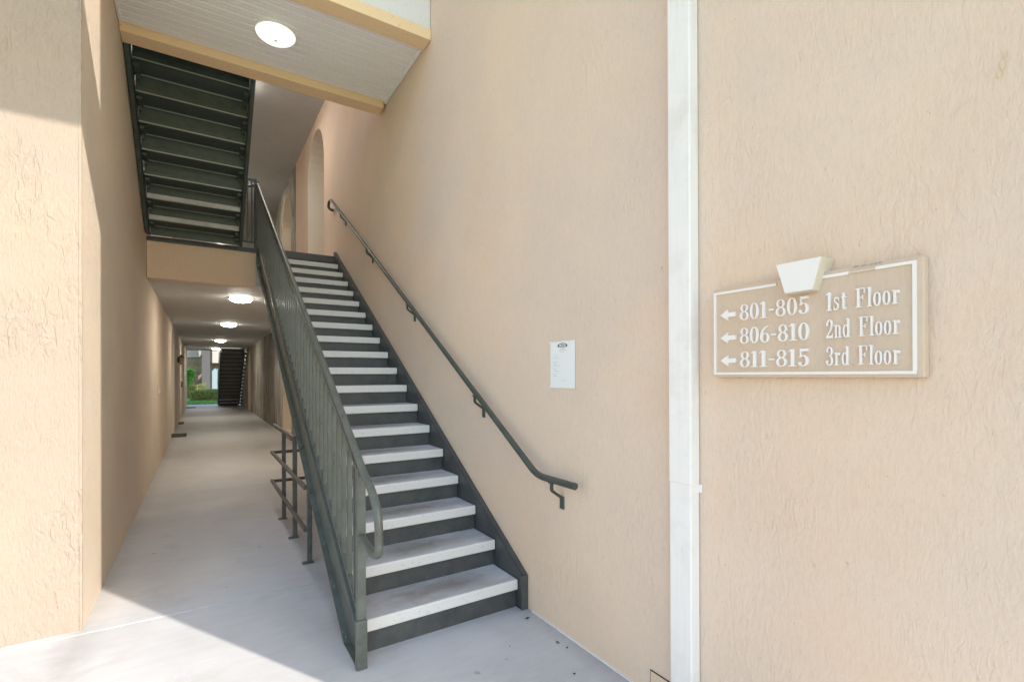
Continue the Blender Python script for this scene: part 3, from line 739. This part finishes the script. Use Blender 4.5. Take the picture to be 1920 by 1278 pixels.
# ------------------------------------------------------------------ passage: doormats, wall lantern, outlet, door knob plate
def matobj(x0, x1, y0, y1, label):
    t = thing('doormat', label, 'doormat', ((x0+x1)/2, (y0+y1)/2, 0), 'doormats along the left side of the passage')
    box('mat', (x0, x1, y0, y1, 0.001, 0.018), M['mat'], t, 0.004)
    box('border', (x0-0.012, x1+0.012, y0-0.012, y1+0.012, 0.0005, 0.011), M['dark'], t, 0.003); adopt(t)
matobj(-0.86, -0.32, 14.35, 15.1, 'brown doormat by the nearer arched alcove on the left')
matobj(-0.86, -0.47, 18.2, 18.9, 'brown doormat by the second alcove on the left, farther down the passage')
matobj(-0.60, -0.22, 27.3, 27.8, 'dark mat at the far bright end of the passage')
for yc, l in ((14.64, 'dark brown apartment door inside the nearer left alcove'), (18.7, 'dark brown apartment door inside the farther left alcove')):
    d = thing('apartment_door', l, 'door', (XL-1.25, yc, 0))
    box('leaf', (XL-1.29, XL-1.25, yc-0.45, yc+0.45, 0.02, 2.03), M['door'], d, 0.005)
    box('frame', (XL-1.295, XL-1.262, yc-0.52, yc+0.52, 0.0, 2.10), M['cream'], d, 0.005); adopt(d)
wlan = thing('wall_lantern', 'small bronze lantern on the left wall of the passage', 'wall lamp', (XL, 17.5, 1.95))
box('bracket', (XL, XL+0.05, 17.47, 17.53, 1.88, 2.04), M['bronze'], wlan, 0.004)
lathe('glass', [(0.0, 0.13), (0.05, 0.10), (0.065, 0.0), (0.045, -0.10), (0.0, -0.12)], (XL+0.10, 17.5, 1.93), M['cream'], wlan, 12)
lathe('cap', [(0.0, 0.22), (0.03, 0.16), (0.085, 0.11), (0.0, 0.135)], (XL+0.10, 17.5, 1.93), M['bronze'], wlan, 12); adopt(wlan)
ol = thing('outlet_box', 'small tan weatherproof outlet box on the left wall', 'outlet', (XL, 9.68, 1.26))
box('box', (XL-0.001, XL+0.022, 9.63, 9.72, 1.20, 1.32), M['wall_left'], ol, 0.005)
box('lid', (XL+0.022, XL+0.030, 9.635, 9.715, 1.205, 1.315), M['wall_left'], ol, 0.003); adopt(ol)
dk = thing('outlet_box', 'small dark box on the left wall beyond the lantern', 'outlet', (XL, 20.6, 1.2))
box('box', (XL-0.001, XL+0.03, 20.5, 20.7, 1.10, 1.30), M['bronze'], dk, 0.005)
box('lid', (XL+0.03, XL+0.036, 20.51, 20.69, 1.11, 1.29), M['bronze'], dk, 0.002); adopt(dk)

# ------------------------------------------------------------------ staircase at the far end
fs = thing('staircase', 'dark staircase standing in silhouette at the far end of the passage', 'staircase', (1.15, 28.9, 0))
FY = 28.75
tm = tread_mesh(0.90)
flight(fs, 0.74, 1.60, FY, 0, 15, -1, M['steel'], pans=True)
stringer('stringer', fs, 0.695, 0.738, stringer_pts(FY, 0.04, 15, -1, lo=0.13, hi=0.06, front=0.06), M['steel'], chan=1)
stringer('stringer', fs, 1.602, 1.645, stringer_pts(FY, 0.04, 15, -1, lo=0.13, hi=0.06, front=0.06), M['steel'], chan=-1)
for k in range(15):
    box('wall_bracket', (1.645, XR-0.002, FY-0.2804*k-0.10, FY-0.2804*k-0.02, 0.05+RI*k, 0.12+RI*k), M['steel'], fs)
frl = tube('railing', [(0.715, FY+0.1, 1.03), (0.715, FY-4.0, 1.03+4.1*RI/G)], 0.019, M['steel'], fs)
for i in range(33):
    y = FY-0.1222*i; z = 0.181+(FY-y)*RI/G
    box('baluster', (0.705, 0.725, y-0.01, y+0.01, z+0.05, z+0.85), M['steel'], frl)
adopt(fs)

# ------------------------------------------------------------------ beyond the passage
struct(box('far_path', (-30, 30, 29.41, 31.0, -0.10, -0.03), M['floor']))
def leaf_cloud(name, centre_fn, count, size, m, parent=None, kind=None):
    me = bpy.data.meshes.new(name); V = []; Fc = []
    for i in range(count):
        c = centre_fn(); n = Vector((random.gauss(0, 1), random.gauss(0, 1), random.gauss(0.4, 1))).normalized()
        a = n.orthogonal().normalized()*size*random.uniform(0.6, 1.3); b = n.cross(a).normalized()*size*random.uniform(0.35, 0.6)
        k = len(V); V += [c-a, c-b, c+a, c+b]; Fc.append((k, k+1, k+2, k+3))
    me.from_pydata([tuple(v) for v in V], [], Fc)
    return link_mesh(name, me, m, parent)
def hedge(x0, x1, y0, y1, h, label):
    t = thing('hedge', label, 'hedge', ((x0+x1)/2, (y0+y1)/2, 0))
    def c():
        for _ in range(50):
            x, y, z = random.uniform(x0, x1), random.uniform(y0, y1), random.uniform(0.02, h)
            if z > h-0.14 or y < y0+0.14 or random.random() < 0.12:
                return Vector((x, y, z+0.05*math.sin(x*3.1)+0.05*noise.noise(Vector((x*2, y*2, 0)))))
        return Vector((x, y, z))
    leaf_cloud('foliage', c, 9000, 0.035, M['hedge'], t)
    box('stems', (x0+0.08, x1-0.08, y0+0.12, y1-0.08, -0.02, h-0.14), M['bark'], t); adopt(t)
hedge(-0.62, 3.5, 36.2, 37.2, 0.62, 'low clipped green hedge beyond the lawn at the passage end')
hedge(-6.0, 0.3, 40.3, 41.0, 0.95, 'darker shrub bed behind the clipped hedge')
def tree(x, y, zc, rx, rz, label):
    t = thing('tree', label, 'tree', (x, y, 0))
    bm = bmesh.new(); add_tube(bm, [(x, y, -0.05), (x+0.02, y, zc*0.5), (x-0.03, y, zc)], 0.05, 8)
    for a in range(5): add_tube(bm, [(x, y, zc*0.55), (x+0.3*rx*math.cos(a*1.3), y+0.3*rx*math.sin(a*1.3), zc), (x+0.6*rx*math.cos(a*1.3), y+0.6*rx*math.sin(a*1.3), zc+rz*0.4)], 0.02, 6)
    bm_done('trunk', bm, M['bark'], t, None)
    cl = [(Vector((random.gauss(0, .45), random.gauss(0, .45), random.gauss(0, .45))), random.uniform(0.25, 0.5)) for _ in range(16)]
    def c():
        p, s = random.choice(cl); q = p+Vector([random.gauss(0, s*0.5) for _ in range(3)])
        return Vector((x+q.x*rx, y+q.y*rx, zc+q.z*rz))
    leaf_cloud('crown', c, 6000, 0.045, M['leaves'], t); adopt(t)
tree(-0.85, 39.5, 1.55, 0.62, 0.62, 'small bright green round tree seen past the passage end')
nb = thing('neighbour_building', 'pale building across the lawn with grey column and white gabled window bay', 'building', (0, 46, 0))
box('wall', (-14, 14, 47.0, 47.4, -0.1, 7.5), M['far_wall'], nb)
box('wall_band', (-14, 0.0, 46.9, 46.999, 3.02, 3.30), M['far_light'], nb, 0.01)
box('wall_band', (-14, 0.0, 46.93, 46.999, 3.30, 7.2), M['far_light'], nb, 0.01)
box('column', (0.04, 0.60, 45.0, 45.6, -0.1, 7.2), M['far_column'], nb, 0.02)
box('recess', (0.604, 0.72, 45.55, 46.2, -0.05, 2.2), M['dark'], nb)
box('recess', (0.604, 0.72, 45.55, 46.2, 2.6, 4.0), M['dark'], nb)
box('upper_storey', (0.75, 6, 45.9, 46.9, 2.55, 7.2), M['far_light'], nb, 0.02)
box('roof', (-14.5, 14.5, 44.8, 48.5, 7.5, 7.8), M['roof'], nb)
bm = bmesh.new()
a = [(0.74, -0.05), (1.05, -0.05), (1.05, 2.0), (0.95, 2.15), (0.74, 1.9)]
A = [bm.verts.new((x, 45.8, z)) for x, z in a]; B = [bm.verts.new((x, 46.6, z)) for x, z in a]
bm.faces.new(A); bm.faces.new(B[::-1])
for i in range(5): bm.faces.new((A[i], B[i], B[(i+1) % 5], A[(i+1) % 5]))
bm_done('bay', bm, M['bay'], nb)
wf = box('window', (1.05, 2.6, 45.85, 45.95, -0.02, 2.1), M['bay'], nb, 0.01)
for i in range(3):
    for j in range(3):
        box('pane', (1.12+i*0.5, 1.55+i*0.5, 45.835, 45.846, 0.08+j*0.68, 0.70+j*0.68), M['glass'], wf)
adopt(nb)
# grass blades at the lawn edge by the passage end
def gb():
    return Vector((random.uniform(-6, 6), 31.0+5.3*random.random(), -0.045))
gr = leaf_cloud('lawn_grass', gb, 14000, 0.035, M['grass']); gr['kind'] = 'stuff'

# unseen evergreens added right of the sun line to block sky glow
def screen_tree(x, y, r, h, label):
    t = thing('sky_screen_tree', label, 'tree', (x, y, 0), 'added evergreens screening sky glow outside the entry')
    bm = bmesh.new(); add_tube(bm, [(x, y, -0.05), (x+0.05, y, h*0.4), (x, y, h*0.92)], 0.14, 10)
    for k in range(14):
        a = k*2.4; z = h*(0.15+0.05*k); add_tube(bm, [(x, y, z), (x+r*0.7*math.cos(a), y+r*0.7*math.sin(a), z+0.35)], 0.03, 6)
    bm_done('trunk', bm, M['bark'], t)
    def c():
        a = random.uniform(0, 6.283); z = random.uniform(0.25, h); rr = r*min(1, 1.5*(1-z/h)+0.35)*math.sqrt(random.uniform(0.2, 1))*(0.85+0.15*math.sin(a*5+z*2))
        return Vector((x+rr*math.cos(a), y+rr*math.sin(a), z))
    leaf_cloud('crown', c, 12000, 0.13, M['hedge'], t); adopt(t)
screen_tree(6.3, -2.6, 2.0, 7.5, 'unseen tall evergreen added to block sky glow nearest the right-hand block')
screen_tree(9.6, -7.0, 2.6, 9.0, 'unseen broad evergreen added as a sky glow screen behind the nearer one')
screen_tree(13.5, -12.5, 3.6, 11.0, 'unseen largest evergreen added as a sky glow screen farthest from the entry')

# ------------------------------------------------------------------ fallen leaves on the slab
lv = [((1.66, 2.44), 'dry dark leaf lying nearest the foot of the right stringer', 0.022), ((1.652, 2.13), 'dry leaf beside the wall between stair foot and downspout', 0.016),
      ((1.662, 2.06), 'curled dry leaf tight against the wall foot', 0.012), ((1.545, 1.86), 'small dark leaf on open slab between stairs and bottom of picture', 0.012),
      ((1.41, 2.24), 'tiny dark scrap on the slab in front of the first riser', 0.007), ((0.42, 4.72), 'curled leaf on the slab left of the low barrier', 0.020)]
for (x, y), l, s in lv:
    bm = bmesh.new(); n = 8; a0 = random.uniform(0, 3)
    c = bm.verts.new((x, y, 0.002)); rim = []
    for k in range(n):
        t = 2*math.pi*k/n; rr = s*(1.0 if k % 4 == 0 else 0.42)
        rim.append(bm.verts.new((x+rr*math.cos(t+a0), y+rr*math.sin(t+a0)*0.9, 0.002+0.006*random.random())))
    for k in range(n): bm.faces.new((c, rim[k], rim[(k+1) % n]))
    o = bm_done('fallen_leaf', bm, M['leaf_dry']); tag(o, l, 'leaf', 'fallen leaves')
